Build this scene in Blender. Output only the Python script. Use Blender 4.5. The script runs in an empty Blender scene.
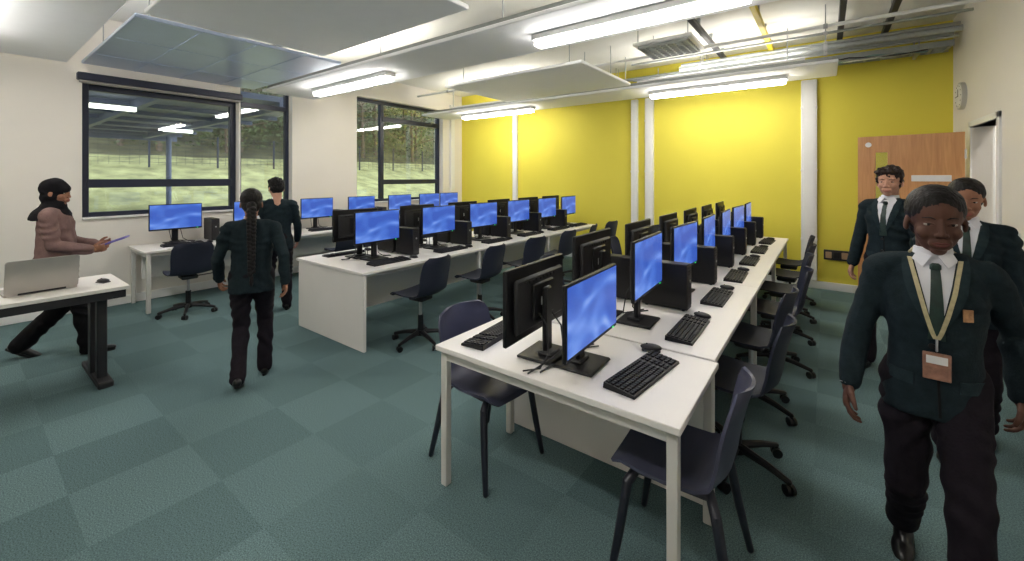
import bpy, bmesh, math, random, time
from mathutils import Vector, Matrix, noise
from mathutils.bvhtree import BVHTree
random.seed(4)
PI=math.pi
V=Vector
scn=bpy.context.scene
COL=scn.collection
PENDING=[]

# ------------------------------------------------------------------ materials
def lin(c):
    return tuple(((x/255)/12.92 if x/255<=0.04045 else ((x/255+0.055)/1.055)**2.4) for x in c)+(1.0,)
def newmat(name):
    m=bpy.data.materials.new(name); m.use_nodes=True
    nt=m.node_tree; b=nt.nodes['Principled BSDF']; return m,nt,b
def pbr(name,c,rough=0.5,metal=0.0,var=0.06,scale=8.0,bump=0.0,bscale=60.0,spec=0.5,stretch=None):
    m,nt,b=newmat(name)
    b.inputs['Roughness'].default_value=rough
    b.inputs['Metallic'].default_value=metal
    b.inputs['Specular IOR Level'].default_value=spec
    tc=nt.nodes.new('ShaderNodeTexCoord')
    mp=nt.nodes.new('ShaderNodeMapping'); nt.links.new(tc.outputs['Object'],mp.inputs[0])
    if stretch: mp.inputs['Scale'].default_value=stretch
    n=nt.nodes.new('ShaderNodeTexNoise'); n.inputs['Scale'].default_value=scale; n.inputs['Detail'].default_value=4
    nt.links.new(mp.outputs[0],n.inputs['Vector'])
    r=nt.nodes.new('ShaderNodeValToRGB')
    a=lin(c)
    r.color_ramp.elements[0].position=0.3; r.color_ramp.elements[1].position=0.7
    r.color_ramp.elements[0].color=tuple(x*(1-var) for x in a[:3])+(1,)
    r.color_ramp.elements[1].color=tuple(min(1,x*(1+var)) for x in a[:3])+(1,)
    nt.links.new(n.outputs['Fac'],r.inputs[0]); nt.links.new(r.outputs[0],b.inputs['Base Color'])
    if bump>0:
        n2=nt.nodes.new('ShaderNodeTexNoise'); n2.inputs['Scale'].default_value=bscale; n2.inputs['Detail'].default_value=3
        nt.links.new(mp.outputs[0],n2.inputs['Vector'])
        bp=nt.nodes.new('ShaderNodeBump'); bp.inputs['Strength'].default_value=bump; bp.inputs['Distance'].default_value=0.01
        nt.links.new(n2.outputs['Fac'],bp.inputs['Height']); nt.links.new(bp.outputs[0],b.inputs['Normal'])
    return m
def emis(name,c,s):
    m,nt,b=newmat(name)
    b.inputs['Base Color'].default_value=lin(c); b.inputs['Emission Color'].default_value=lin(c); b.inputs['Emission Strength'].default_value=s
    return m

M={}
M['cream']=pbr('cream_paint',(232,227,219),0.7,var=0.015,scale=2,bump=0.03,bscale=150)
M['yellow']=pbr('yellow_paint',(224,211,80),0.65,var=0.02,scale=1.5,bump=0.03,bscale=150,spec=0.3)
M['ceil']=pbr('ceiling_paint',(230,229,222),0.8,var=0.03,scale=1.5)
M['white']=pbr('white_laminate',(233,229,225),0.38,var=0.012,scale=4)
M['whitep']=pbr('white_paint',(235,235,233),0.45,var=0.01)
M['raft']=pbr('raft_white',(244,246,249),0.75,var=0.01,bump=0.05,bscale=300)
M['metalraft']=pbr('metal_panel',(178,193,222),0.30,metal=0.3,var=0.04,scale=3)
M['frame']=pbr('window_frame',(30,36,56),0.4,var=0.05)
M['black']=pbr('black_plastic',(22,22,25),0.42,var=0.1,bump=0.03,bscale=400,spec=0.35)
M['black2']=pbr('black_matte',(32,32,36),0.55,var=0.1)
M['keys']=pbr('keycap',(34,34,38),0.6,var=0.1,spec=0.3)
M['steel']=pbr('steel',(185,187,190),0.35,metal=0.7,var=0.04)
M['leg']=pbr('leg_paint',(206,204,200),0.45,var=0.02)
M['edge']=pbr('edge_band',(160,158,152),0.5,var=0.02)
M['navy']=pbr('navy_polypropylene',(64,66,86),0.46,var=0.06,bump=0.04,bscale=300,spec=0.45)
M['blackpp']=pbr('black_polypropylene',(42,46,60),0.58,var=0.06,bump=0.04,bscale=300,spec=0.28)
M['dkleg']=pbr('chair_leg',(28,30,42),0.4,var=0.05)
M['wheel']=pbr('caster',(15,15,17),0.4)
M['silver']=pbr('laptop_silver',(176,172,166),0.35,metal=0.5,var=0.03)
M['blazer']=pbr('blazer_wool',(30,41,46),0.88,var=0.2,scale=30,bump=0.25,bscale=120,spec=0.15)
M['lapel']=pbr('lapel_wool',(37,50,55),0.88,var=0.2,scale=30,bump=0.2,bscale=120,spec=0.15)
M['trouser']=pbr('trouser_cloth',(32,28,34),0.9,var=0.15,scale=25,bump=0.2,bscale=100,spec=0.12)
M['blackc']=pbr('black_cloth',(26,25,28),0.9,var=0.15,scale=20,bump=0.2,bscale=90,spec=0.12)
M['mauve']=pbr('mauve_cloth',(118,94,90),0.85,var=0.15,scale=14,bump=0.3,bscale=70,spec=0.2)
M['shirt']=pbr('shirt_cotton',(225,225,232),0.8,var=0.02)
M['tie']=pbr('tie_silk',(24,48,42),0.5,var=0.3,scale=40)
M['lan']=pbr('lanyard',(180,168,132),0.6,var=0.15,scale=60)
M['card']=pbr('id_card',(150,108,90),0.4,var=0.35,scale=40)
M['gold']=pbr('badge',(170,124,84),0.4,var=0.3,scale=80)
M['shoe']=pbr('shoe_leather',(16,15,16),0.3,var=0.1)
M['skinD']=pbr('skin_dark',(86,56,45),0.58,var=0.08,scale=12,bump=0.03,bscale=200,spec=0.3)
M['skinM']=pbr('skin_medium',(152,108,86),0.6,var=0.05,scale=12,bump=0.03,bscale=200,spec=0.3)
M['skinL']=pbr('skin_light',(192,146,124),0.6,var=0.05,scale=12,bump=0.03,bscale=200,spec=0.3)
M['lipD']=pbr('lips_dark',(96,52,50),0.6,spec=0.2); M['lipL']=pbr('lips_light',(158,92,84),0.6,spec=0.2)
M['eyew']=pbr('eye_white',(172,164,156),0.5,var=0.01,spec=0.2); M['iris']=pbr('eye_iris',(22,16,13),0.4,spec=0.3)
M['hair']=pbr('hair_black',(18,14,14),0.55,var=0.4,scale=60,bump=0.5,bscale=120,stretch=(1,1,0.25),spec=0.25)
M['hairb']=pbr('hair_brown',(38,25,20),0.5,var=0.4,scale=60,bump=0.5,bscale=120,stretch=(1,1,0.25),spec=0.3)
M['grass']=pbr('grass',(160,160,112),0.95,var=0.4,scale=1.6,bump=0.4,bscale=20)
M['wfloor']=pbr('woodland_floor',(90,88,64),0.95,var=0.5,scale=1.0,bump=0.6,bscale=8)
M['leaf']=pbr('leaves',(92,102,70),0.8,var=0.6,scale=2.0)
M['bark']=pbr('bark',(108,92,78),0.9,var=0.3,scale=10,bump=0.4,bscale=30)
M['roof']=pbr('canopy_steel',(100,108,134),0.5,metal=0.1,var=0.08)
M['tray']=pbr('galvanised',(160,165,165),0.4,metal=0.6,var=0.08,scale=20)
M['cableg']=pbr('cable_grey_green',(112,146,142),0.6); M['orange']=pbr('conduit_tan',(170,140,110),0.5)
M['yellowc']=pbr('conduit_yellow',(214,190,50),0.5)
M['paper']=pbr('folder_purple',(104,96,170),0.6)
M['sign']=pbr('sign_white',(225,225,225),0.5)
M['light']=emis('luminaire_diffuser',(255,250,243),33.0)
M['fill_glow']=emis('ceiling_fill_glow',(255,250,243),13.0)  # added upward fill for the ceiling, not a fitting of the room
M['corrlight']=emis('corridor_diffuser',(255,252,246),14.0)
M['reflglow']=emis('strip_reflection_glow',(255,250,240),3.0)  # glow standing in for strip lights reflected at the canopy
M['green']=emis('led_green',(60,230,120),2.0)

def wood(name):
    m,nt,b=newmat(name); b.inputs['Roughness'].default_value=0.4
    tc=nt.nodes.new('ShaderNodeTexCoord'); mp=nt.nodes.new('ShaderNodeMapping'); mp.inputs['Scale'].default_value=(9,9,0.6)
    nt.links.new(tc.outputs['Object'],mp.inputs[0])
    n=nt.nodes.new('ShaderNodeTexNoise'); n.inputs['Scale'].default_value=3; n.inputs['Detail'].default_value=8; n.inputs['Distortion'].default_value=1.2
    nt.links.new(mp.outputs[0],n.inputs['Vector'])
    r=nt.nodes.new('ShaderNodeValToRGB'); r.color_ramp.elements[0].position=0.3;r.color_ramp.elements[1].position=0.72
    r.color_ramp.elements[0].color=lin((182,126,78)); r.color_ramp.elements[1].color=lin((206,152,98))
    nt.links.new(n.outputs['Fac'],r.inputs[0]); nt.links.new(r.outputs[0],b.inputs['Base Color']); return m
M['wood']=wood('oak_veneer')

def glassmat():
    m,nt,b=newmat('window_glass'); nt.nodes.remove(b)
    out=[n for n in nt.nodes if n.type=='OUTPUT_MATERIAL'][0]
    t=nt.nodes.new('ShaderNodeBsdfTransparent'); t.inputs[0].default_value=(0.93,0.97,0.97,1)
    g=nt.nodes.new('ShaderNodeBsdfGlossy'); g.inputs['Roughness'].default_value=0.02
    mx=nt.nodes.new('ShaderNodeMixShader'); mx.inputs[0].default_value=0.05
    nt.links.new(t.outputs[0],mx.inputs[1]); nt.links.new(g.outputs[0],mx.inputs[2]); nt.links.new(mx.outputs[0],out.inputs[0]); return m
M['glass']=glassmat()

def screenmat():
    m,nt,b=newmat('desktop_screen')
    b.inputs['Roughness'].default_value=0.25; b.inputs['Base Color'].default_value=(0.01,0.01,0.02,1)
    tc=nt.nodes.new('ShaderNodeTexCoord'); mp=nt.nodes.new('ShaderNodeMapping')
    mp.inputs['Rotation'].default_value=(0.9,0,0); mp.inputs['Scale'].default_value=(1,1.0,1.8); mp.inputs['Location'].default_value=(0.3,0.35,0.1)
    nt.links.new(tc.outputs['Object'],mp.inputs[0])
    n=nt.nodes.new('ShaderNodeTexNoise'); n.inputs['Scale'].default_value=2.6; n.inputs['Detail'].default_value=0.0; n.inputs['Distortion'].default_value=1.9
    nt.links.new(mp.outputs[0],n.inputs['Vector'])
    r=nt.nodes.new('ShaderNodeValToRGB')
    e=r.color_ramp.elements; e[0].color=lin((62,98,196)); e[0].position=0.30
    e[1].color=lin((164,190,244)); e[1].position=0.78
    k=e.new(0.5); k.color=lin((80,122,218)); k=e.new(0.60); k.color=lin((108,148,234))
    nt.links.new(n.outputs['Fac'],r.inputs[0]); nt.links.new(r.outputs[0],b.inputs['Emission Color']); b.inputs['Emission Strength'].default_value=0.85
    return m
M['screen']=screenmat()

def carpetmat():
    m,nt,b=newmat('carpet_tiles'); b.inputs['Roughness'].default_value=0.95; b.inputs['Specular IOR Level'].default_value=0.1
    L=nt.links
    tc=nt.nodes.new('ShaderNodeTexCoord')
    mp=nt.nodes.new('ShaderNodeMapping'); mp.inputs['Scale'].default_value=(2,2,2); mp.inputs['Location'].default_value=(0.1,0.3,0.5)
    L.new(tc.outputs['Object'],mp.inputs[0])
    fl=nt.nodes.new('ShaderNodeVectorMath'); fl.operation='FLOOR'; L.new(mp.outputs[0],fl.inputs[0])
    wn=nt.nodes.new('ShaderNodeTexWhiteNoise'); wn.noise_dimensions='3D'; L.new(fl.outputs[0],wn.inputs['Vector'])
    ck=nt.nodes.new('ShaderNodeTexChecker'); ck.inputs['Scale'].default_value=1.0; L.new(mp.outputs[0],ck.inputs['Vector'])
    ck.inputs['Color1'].default_value=(0,0,0,1); ck.inputs['Color2'].default_value=(1,1,1,1)
    ad=nt.nodes.new('ShaderNodeMath'); ad.operation='MULTIPLY_ADD'; L.new(ck.outputs['Fac'],ad.inputs[0]); ad.inputs[1].default_value=0.5
    m2=nt.nodes.new('ShaderNodeMath'); m2.operation='MULTIPLY'; L.new(wn.outputs['Value'],m2.inputs[0]); m2.inputs[1].default_value=0.5
    L.new(m2.outputs[0],ad.inputs[2])
    r=nt.nodes.new('ShaderNodeValToRGB'); r.color_ramp.elements[0].color=lin((86,108,110)); r.color_ramp.elements[1].color=lin((100,123,125))
    L.new(ad.outputs[0],r.inputs[0])
    n=nt.nodes.new('ShaderNodeTexNoise'); n.inputs['Scale'].default_value=170; n.inputs['Detail'].default_value=2; L.new(tc.outputs['Object'],n.inputs['Vector'])
    r2=nt.nodes.new('ShaderNodeValToRGB'); r2.color_ramp.elements[0].color=(0.5,0.5,0.5,1); r2.color_ramp.elements[1].color=(1.5,1.5,1.5,1)
    r2.color_ramp.elements[0].position=0.3; r2.color_ramp.elements[1].position=0.7
    L.new(n.outputs['Fac'],r2.inputs[0])
    mx=nt.nodes.new('ShaderNodeMix'); mx.data_type='RGBA'; mx.blend_type='MULTIPLY'; mx.inputs[0].default_value=1
    L.new(r.outputs[0],mx.inputs[6]); L.new(r2.outputs[0],mx.inputs[7]); L.new(mx.outputs[2],b.inputs['Base Color'])
    bp=nt.nodes.new('ShaderNodeBump'); bp.inputs['Strength'].default_value=0.2; bp.inputs['Distance'].default_value=0.003
    L.new(n.outputs['Fac'],bp.inputs['Height']); L.new(bp.outputs[0],b.inputs['Normal'])
    return m
M['carpet']=carpetmat()

# ------------------------------------------------------------------ mesh builder
class MB:
    def __init__(s): s.v=[];s.f=[];s.m=[];s.mats=[]
    def mi(s,k):
        if k not in s.mats: s.mats.append(k)
        return s.mats.index(k)
    def raw(s,vs,fs,k):
        o=len(s.v); s.v+= [V(a) for a in vs]; i=s.mi(k)
        for f in fs: s.f.append([o+a for a in f]); s.m.append(i)
    def box(s,c,sz,k,bev=0.0,rot=None):
        hx,hy,hz=[abs(a)/2 for a in sz]; b=min(bev,min(hx,hy,hz)*0.9)
        c=V(c)
        if b<=0:
            vs=[V((x*hx,y*hy,z*hz)) for x in(-1,1) for y in(-1,1) for z in(-1,1)]
            fs=[[0,1,3,2],[4,6,7,5],[0,4,5,1],[2,3,7,6],[0,2,6,4],[1,5,7,3]]
        else:
            vs=[];idx={}
            for x in(-1,1):
                for y in(-1,1):
                    for z in(-1,1):
                        for ax in range(3):
                            p=[x*(hx-b),y*(hy-b),z*(hz-b)]; p[ax]=(x*hx,y*hy,z*hz)[ax]
                            idx[(x,y,z,ax)]=len(vs); vs.append(V(p))
            fs=[]
            I=lambda x,y,z,a: idx[(x,y,z,a)]
            for q in(-1,1):
                fs.append([I(q,-1,-1,0),I(q,1,-1,0),I(q,1,1,0),I(q,-1,1,0)])
                fs.append([I(-1,q,-1,1),I(1,q,-1,1),I(1,q,1,1),I(-1,q,1,1)])
                fs.append([I(-1,-1,q,2),I(1,-1,q,2),I(1,1,q,2),I(-1,1,q,2)])
                for r in(-1,1):
                    fs.append([I(-1,q,r,1),I(1,q,r,1),I(1,q,r,2),I(-1,q,r,2)])
                    fs.append([I(q,-1,r,0),I(q,1,r,0),I(q,1,r,2),I(q,-1,r,2)])
                    fs.append([I(q,r,-1,0),I(q,r,1,0),I(q,r,1,1),I(q,r,-1,1)])
                    for t in(-1,1): fs.append([I(q,r,t,0),I(q,r,t,1),I(q,r,t,2)])
        if rot is not None: vs=[rot@v for v in vs]
        s.raw([v+c for v in vs],fs,k)
    def b2(s,a,b,k,bev=0.0):
        a=V(a);b=V(b); s.box((a+b)/2,[abs(x) for x in (b-a)],k,bev)
    def ell(s,c,r,k,rot=None,nu=20,nv=12):
        vs=[];fs=[];c=V(c)
        R=rot if rot is not None else Matrix.Identity(3)
        vs.append(c+R@V((0,0,r[2])))
        for i in range(1,nv):
            t=PI*i/nv
            for j in range(nu):
                p=2*PI*j/nu
                vs.append(c+R@V((r[0]*math.sin(t)*math.cos(p),r[1]*math.sin(t)*math.sin(p),r[2]*math.cos(t))))
        vs.append(c+R@V((0,0,-r[2]))); n=len(vs)-1
        for j in range(nu): fs.append([0,1+j,1+(j+1)%nu])
        for i in range(nv-2):
            for j in range(nu):
                a=1+i*nu+j; b=1+i*nu+(j+1)%nu
                fs.append([a,a+nu,b+nu,b])
        o=1+(nv-2)*nu
        for j in range(nu): fs.append([n,o+(j+1)%nu,o+j])
        s.raw(vs,fs,k)
    def loft(s,rings,k,n=24,p=2.0):
        vs=[];fs=[]
        for (cx,cy,z,rx,ry) in rings:
            for j in range(n):
                a=2*PI*j/n; ca,sa=math.cos(a),math.sin(a)
                vs.append(V((cx+rx*math.copysign(abs(ca)**(2/p),ca),cy+ry*math.copysign(abs(sa)**(2/p),sa),z)))
        for i in range(len(rings)-1):
            for j in range(n):
                a=i*n+j;b=i*n+(j+1)%n; fs.append([a,b,b+n,a+n])
        fs.append(list(range(n))[::-1]); o=(len(rings)-1)*n; fs.append([o+j for j in range(n)])
        s.raw(vs,fs,k)
    def tube(s,pts,rad,k,n=12,closed_caps=True):
        pts=[V(p) for p in pts]
        if not isinstance(rad,(list,tuple)): rad=[rad]*len(pts)
        vs=[];fs=[]; T=[]
        for i in range(len(pts)):
            if i==0: t=pts[1]-pts[0]
            elif i==len(pts)-1: t=pts[-1]-pts[-2]
            else: t=(pts[i+1]-pts[i]).normalized()+(pts[i]-pts[i-1]).normalized()
            T.append(t.normalized())
        u=T[0].orthogonal().normalized()
        P=[]
        for i,p in enumerate(pts):
            if i>0:
                u=(u-T[i]*u.dot(T[i]))
                u=u.normalized() if u.length>1e-6 else T[i].orthogonal().normalized()
            w=T[i].cross(u).normalized()
            P.append((p,u.copy(),w,T[i],rad[i]))
        rings=[]
        if closed_caps:
            p,u0,w,t,r=P[0]
            for a in (0.25,0.65): rings.append((p-t*r*math.cos(a*PI/2),u0,w,r*math.sin(a*PI/2)))
        for p,u0,w,t,r in P: rings.append((p,u0,w,r))
        if closed_caps:
            p,u0,w,t,r=P[-1]
            for a in (0.65,0.25): rings.append((p+t*r*math.cos(a*PI/2),u0,w,r*math.sin(a*PI/2)))
        for p,u0,w,r in rings:
            for j in range(n):
                a=2*PI*j/n; vs.append(p+u0*r*math.cos(a)+w*r*math.sin(a))
        for i in range(len(rings)-1):
            for j in range(n):
                a=i*n+j;b=i*n+(j+1)%n; fs.append([a,b,b+n,a+n])
        fs.append(list(range(n))[::-1]); o=(len(rings)-1)*n; fs.append([o+j for j in range(n)])
        s.raw(vs,fs,k)
    def cyl(s,p1,p2,r1,k,r2=None,n=20):
        p1=V(p1);p2=V(p2); r2=r1 if r2 is None else r2
        t=(p2-p1).normalized(); u=t.orthogonal().normalized(); w=t.cross(u)
        vs=[]
        for p,r in ((p1,r1),(p2,r2)):
            for j in range(n):
                a=2*PI*j/n; vs.append(p+u*r*math.cos(a)+w*r*math.sin(a))
        fs=[[j,(j+1)%n,(j+1)%n+n,j+n] for j in range(n)]+[list(range(n))[::-1],list(range(n,2*n))]
        s.raw(vs,fs,k)
    def sheet(s,g,th,k):
        nu=len(g);nv=len(g[0]); vs=[];fs=[]
        N=[]
        for i in range(nu):
            for j in range(nv):
                a=g[min(i+1,nu-1)][j]-g[max(i-1,0)][j]; b=g[i][min(j+1,nv-1)]-g[i][max(j-1,0)]
                N.append(a.cross(b).normalized())
        for i in range(nu):
            for j in range(nv): vs.append(g[i][j]+N[i*nv+j]*th/2)
        for i in range(nu):
            for j in range(nv): vs.append(g[i][j]-N[i*nv+j]*th/2)
        o=nu*nv
        for i in range(nu-1):
            for j in range(nv-1):
                a=i*nv+j; q=[a,a+nv,a+nv+1,a+1]; fs.append(q); fs.append([o+x for x in q[::-1]])
        bd=[(i,0) for i in range(nu)]+[(nu-1,j) for j in range(1,nv)]+[(i,nv-1) for i in range(nu-2,-1,-1)]+[(0,j) for j in range(nv-2,0,-1)]
        for q in range(len(bd)):
            a=bd[q][0]*nv+bd[q][1]; b_=bd[(q+1)%len(bd)]; b=b_[0]*nv+b_[1]
            fs.append([a,o+a,o+b,b][::-1])
        s.raw(vs,fs,k)
    def prism(s,poly,z0,z1,k,mt=None):
        n=len(poly); mt=mt or Matrix.Identity(4)
        vs=[mt@V((x,y,z0)) for x,y in poly]+[mt@V((x,y,z1)) for x,y in poly]
        fs=[list(range(n))[::-1],list(range(n,2*n))]+[[j,(j+1)%n,(j+1)%n+n,j+n] for j in range(n)]
        s.raw(vs,fs,k)
    def mesh(s,name,smooth=40):
        me=bpy.data.meshes.new(name); me.from_pydata([tuple(v) for v in s.v],[],s.f)
        for k in s.mats: me.materials.append(M[k])
        me.polygons.foreach_set('material_index',s.m)
        bm=bmesh.new(); bm.from_mesh(me); bmesh.ops.recalc_face_normals(bm,faces=bm.faces[:]); bm.to_mesh(me); bm.free()
        if smooth:
            me.polygons.foreach_set('use_smooth',[True]*len(me.polygons))
            try: me.set_sharp_from_angle(angle=math.radians(smooth))
            except Exception: pass
        me.update(); return me
def put(name,me,loc=(0,0,0),rz=0,parent=None,rot=None):
    if isinstance(me,MB): me=me.mesh(name)
    o=bpy.data.objects.new(name,me); PENDING.append(o); o.location=loc
    o.rotation_euler=rot if rot else (0,0,rz)
    if parent: o.parent=parent
    return o

def solid(mb,k,voxel,smooth=3,amp=0.0,freq=12.0,zs=1.0,seed=0,fold=0.0):
    me=mb.mesh('tmp',smooth=0); ob=bpy.data.objects.new('tmp',me); COL.objects.link(ob)
    md=ob.modifiers.new('r','REMESH'); md.mode='VOXEL'; md.voxel_size=voxel; md.adaptivity=0
    if smooth:
        ms=ob.modifiers.new('s','SMOOTH'); ms.factor=0.5; ms.iterations=smooth
    dg=bpy.context.evaluated_depsgraph_get()
    m2=bpy.data.meshes.new_from_object(ob.evaluated_get(dg))
    bpy.data.objects.remove(ob); bpy.data.meshes.remove(me)
    if amp>0:
        n=len(m2.vertices); co=[0.0]*(3*n); no=[0.0]*(3*n)
        m2.vertices.foreach_get('co',co); m2.vertices.foreach_get('normal',no)
        for i in range(n):
            x,y,z=co[3*i:3*i+3]
            q=V((x*freq+seed,y*freq,z*freq*zs)); d=amp*(noise.noise(q)+0.5*noise.noise(q*2.1))
            if fold>0:
                w_=noise.noise(V((x*3+seed,y*3,z*3)))*2.2
                d+=fold*(abs(math.sin((z*30+x*12*(1 if x>0 else -1)+w_*3)))**2-.4)*max(0,noise.noise(V((x*5-seed,y*5,z*4)))+.35)
            co[3*i]+=no[3*i]*d; co[3*i+1]+=no[3*i+1]*d; co[3*i+2]+=no[3*i+2]*d
        m2.vertices.foreach_set('co',co)
    m2.materials.clear(); m2.materials.append(M[k])
    m2.polygons.foreach_set('material_index',[0]*len(m2.polygons))
    m2.polygons.foreach_set('use_smooth',[True]*len(m2.polygons)); m2.update()
    return m2

# ------------------------------------------------------------------ people
def ik(a,b,l1,l2,hint):
    a=V(a);b=V(b);d=b-a;L=min(d.length,(l1+l2)*.999); dn=d.normalized()
    x=(l1*l1-l2*l2+L*L)/(2*L); h=math.sqrt(max(0,l1*l1-x*x)); hh=V(hint); hh=(hh-dn*hh.dot(dn)).normalized()
    return a+dn*x+hh*h
def hand(mb,w_,d,fw,inn,curl=.5,k='x'):
    d=V(d).normalized(); fw=V(fw); fw=(fw-d*fw.dot(d)).normalized(); n=d.cross(fw).normalized()
    if n.dot(V(inn))<0: n=-n
    P=lambda a,b,c: V(w_)+d*a+fw*b+n*c
    R=Matrix((d,fw,n)).transposed()
    mb.ell(P(.048,0,0),(.055,.038,.016),k,R); mb.ell(P(.07,.012,0),(.03,.03,.014),k,R)
    mb.tube([P(-.05,0,0),P(.02,0,0)],[.027,.024],k)
    for yo,l in ((.031,.074),(.010,.084),(-.011,.078),(-.031,.060)):
        p=P(.082-abs(yo-.005)*.25,yo,0); ang=.15; pts=[p]
        for q,fr in enumerate((.45,.32,.23)):
            ang+=curl*(.5+.35*q); p=p+(d*math.cos(ang)+n*math.sin(ang)+fw*yo*1.6)*l*fr; pts.append(p)
        mb.tube(pts,[.0090,.0086,.0078,.0064],k,8)
    mb.tube([P(.018,.022,.004),P(.045,.047,.012),P(.072,.056,.022),P(.094,.056,.032)],[.013,.012,.0105,.008],k,8)

def human(name,loc,heading,H,footR,footL,wristR,wristL,skin='skinM',lip='lipL',coat='blazer',leg='trouser',hair='short',hairk='hair',
          head=(0,0),shirt=True,lanyard=False,hem=.80,loose=0.0,handR=None,handL=None,pitchR=0,pitchL=0,curl=.5,girth=.92,legw=1.0,hs=1.07,fem=False):
    root=bpy.data.objects.new(name,None); PENDING.append(root); root.location=loc; root.rotation_euler=(0,0,heading); s=H/1.7; root.scale=(s,s,s)
    hipz=.90
    for f in (footR,footL):
        dd=math.hypot(f[0]-.09*(1 if f is footR else -1),f[1])
        hipz=min(hipz,f[2]+.08+math.sqrt(max(.1,.842**2-dd*dd)))
    dz=hipz-.90; D_=V((0,0,dz))
    mb=MB()
    mb.loft([(0,-.005,.83+dz,.13*girth,.09),(0,-.012,.87+dz,.165*girth,.118),(0,-.01,.95+dz,.168*girth,.118),(0,0,1.03+dz,.15*girth,.108),(0,0,1.10+dz,.14*girth,.10)],'blackc')
    ankles=[]
    for sx,f in ((1,footR),(-1,footL)):
        hip=V((.088*sx*girth,0,.90+dz)); an=V((f[0],f[1],f[2]+.085)); kn=ik(hip,an,.43,.42,(0.02*sx,1,0))
        mb.tube([hip+V((0,0,.03)),hip.lerp(kn,.35),hip.lerp(kn,.75),kn,kn.lerp(an,.3),kn.lerp(an,.7),an+V((0,-.005,-.015))],[.098*girth,.088*girth,.073*legw,.065*legw,.064*legw,.060*legw,.061*legw],'blackc',16)
        ankles.append((an,sx))
    put('trousers',solid(mb,leg,.009,4,.007,8,.7,seed=loc[0],fold=.018),parent=root)
    for (an,sx),pt in zip(ankles,(pitchR,pitchL)):
        mb=MB()
        R=Matrix.Rotation(pt,3,'X'); T=lambda p: an+R@V(p)
        def E(c,r): mb.ell(T(c),r,'shoe',R,16,10)
        E((0,-.025,-.04),(.036,.048,.042)); E((0,.05,-.048),(.038,.075,.035)); E((.004*sx,.12,-.055),(.043,.07,.028)); E((0,0,-.005),(.035,.045,.05))
        put('shoe',solid(mb,'shoe',.006,3),parent=root)
        mb=MB(); P_=[]
        for i in range(24):
            a_=2*PI*i/24; y=.055+.125*math.sin(a_); x=(.036+.010*math.sin(a_))*math.cos(a_); P_.append((x,y))
        mt=Matrix.Translation(an)@R.to_4x4(); mb.prism(P_,-.0848,-.066,'wheel',mt); put('shoe_sole',mb,parent=root)
    mb=MB(); g=girth; L=loose
    mb.loft([(0,-.005,hem+dz,.184*g+L,.132+L),(0,-.008,.90+dz,.180*g+L,.130+L),(0,0,1.0+dz,.162*g+L,.117+L),(0,.0,1.08+dz,.156*g+L*.7,.112+L*.7),(0,.0,1.18+dz,.168*g,.120),(0,0,1.28+dz,.178*g,.118),(0,-.01,1.36+dz,.160*g,.098),(0,-.018,1.41+dz,.105,.078),(0,-.02,1.445+dz,.064,.062)],coat,28,2.3)
    sh={}
    for sx,wr in ((1,wristR),(-1,wristL)):
        S=V((.172*sx*g,-.01,1.362+dz)); Wp=V(wr)+D_; el=ik(S,Wp,.285,.25,(sx*.55,-1,-.25))
        mb.tube([V((.07*sx,-.015,1.385+dz)),S],[.055,.060],coat,14)
        mb.tube([S,S.lerp(el,.5),el,el.lerp(Wp,.5),Wp-(Wp-el).normalized()*.012],[.060,.055+L*.3,.050+L*.3,.047+L*.3,.042+L*.2],coat,14)
        sh[sx]=(S,el,Wp)
    body=solid(mb,coat,.008,4,.006+loose*.1,8,.8,seed=loc[1],fold=.018)
    put('blazer' if coat=='blazer' else 'tunic',body,parent=root)
    bvh=BVHTree.FromPolygons([v.co.copy() for v in body.vertices],[list(p.vertices) for p in body.polygons])
    def hit(x,z_):
        r=bvh.ray_cast(V((x,1,z_)),V((0,-1,0)))
        return r[0].y if r[0] is not None else .0
    def patch(mb_,fn,nu,nv,off,k,th=.003):
        gg=[]
        for i in range(nu):
            row=[]
            for j in range(nv):
                x,z_=fn(i/(nu-1),j/(nv-1)); row.append(V((x,hit(x,z_)+off,z_)))
            gg.append(row)
        mb_.sheet(gg,th,k)
    for sx,ov in ((1,handR),(-1,handL)):
        S,el,Wp=sh[sx]; d=(Wp-el).normalized(); fw=V((0,1,0)); inn=V((-sx,0,0)); cu=curl
        if abs(d.y)>.85: fw=V((-sx,0,.4)); inn=V((0,.2,-1))
        if ov: d=V(ov[0]); fw=V(ov[1]); inn=V(ov[2]); cu=ov[3]
        mb=MB(); hand(mb,Wp,d,fw,inn,cu,skin); put('hand',solid(mb,skin,.0030,2),parent=root)
        if shirt:
            mb=MB(); dd=(Wp-el).normalized(); mb.cyl(Wp-dd*.02,Wp+dd*.005,.033,'shirt'); put('shirt_cuff',mb,parent=root)
    if shirt:
        mb=MB(); zt=1.425+dz; zb=1.13+dz
        patch(mb,lambda u,v:((v*2-1)*(.004+.058*(1-u)),zt+(zb-zt)*u),14,9,.004,'shirt')
        patch(mb,lambda u,v:((v*2-1)*(.013+.012*u),zt-.03+(zb-zt+.02)*u),12,4,.010,'tie')
        mb.box((0,hit(0,zt-.03)+.014,zt-.028),(.034,.018,.032),'tie',.008)
        for sx in (1,-1):
            patch(mb,lambda u,v,sx=sx:(sx*(.006+.058*(1-u)+v*.045*math.sin(PI*min(1,.25+u*.75))),zt+.0+(zb-zt)*u),14,4,.009,'lapel',.005)
            mb.sheet([[V((sx*.008,.062+.012,1.44+dz)),V((sx*.05,.045,1.452+dz))],[V((sx*.035,.086,1.395+dz)),V((sx*.066,.05,1.42+dz))]],.004,'shirt')
        for i in range(2): mb.cyl((0.012,hit(0,1.09-.1*i+dz)-.002,1.09-.1*i+dz),(0.012,hit(0,1.09-.1*i+dz)+.006,1.09-.1*i+dz),.011,'black',n=12)
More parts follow.
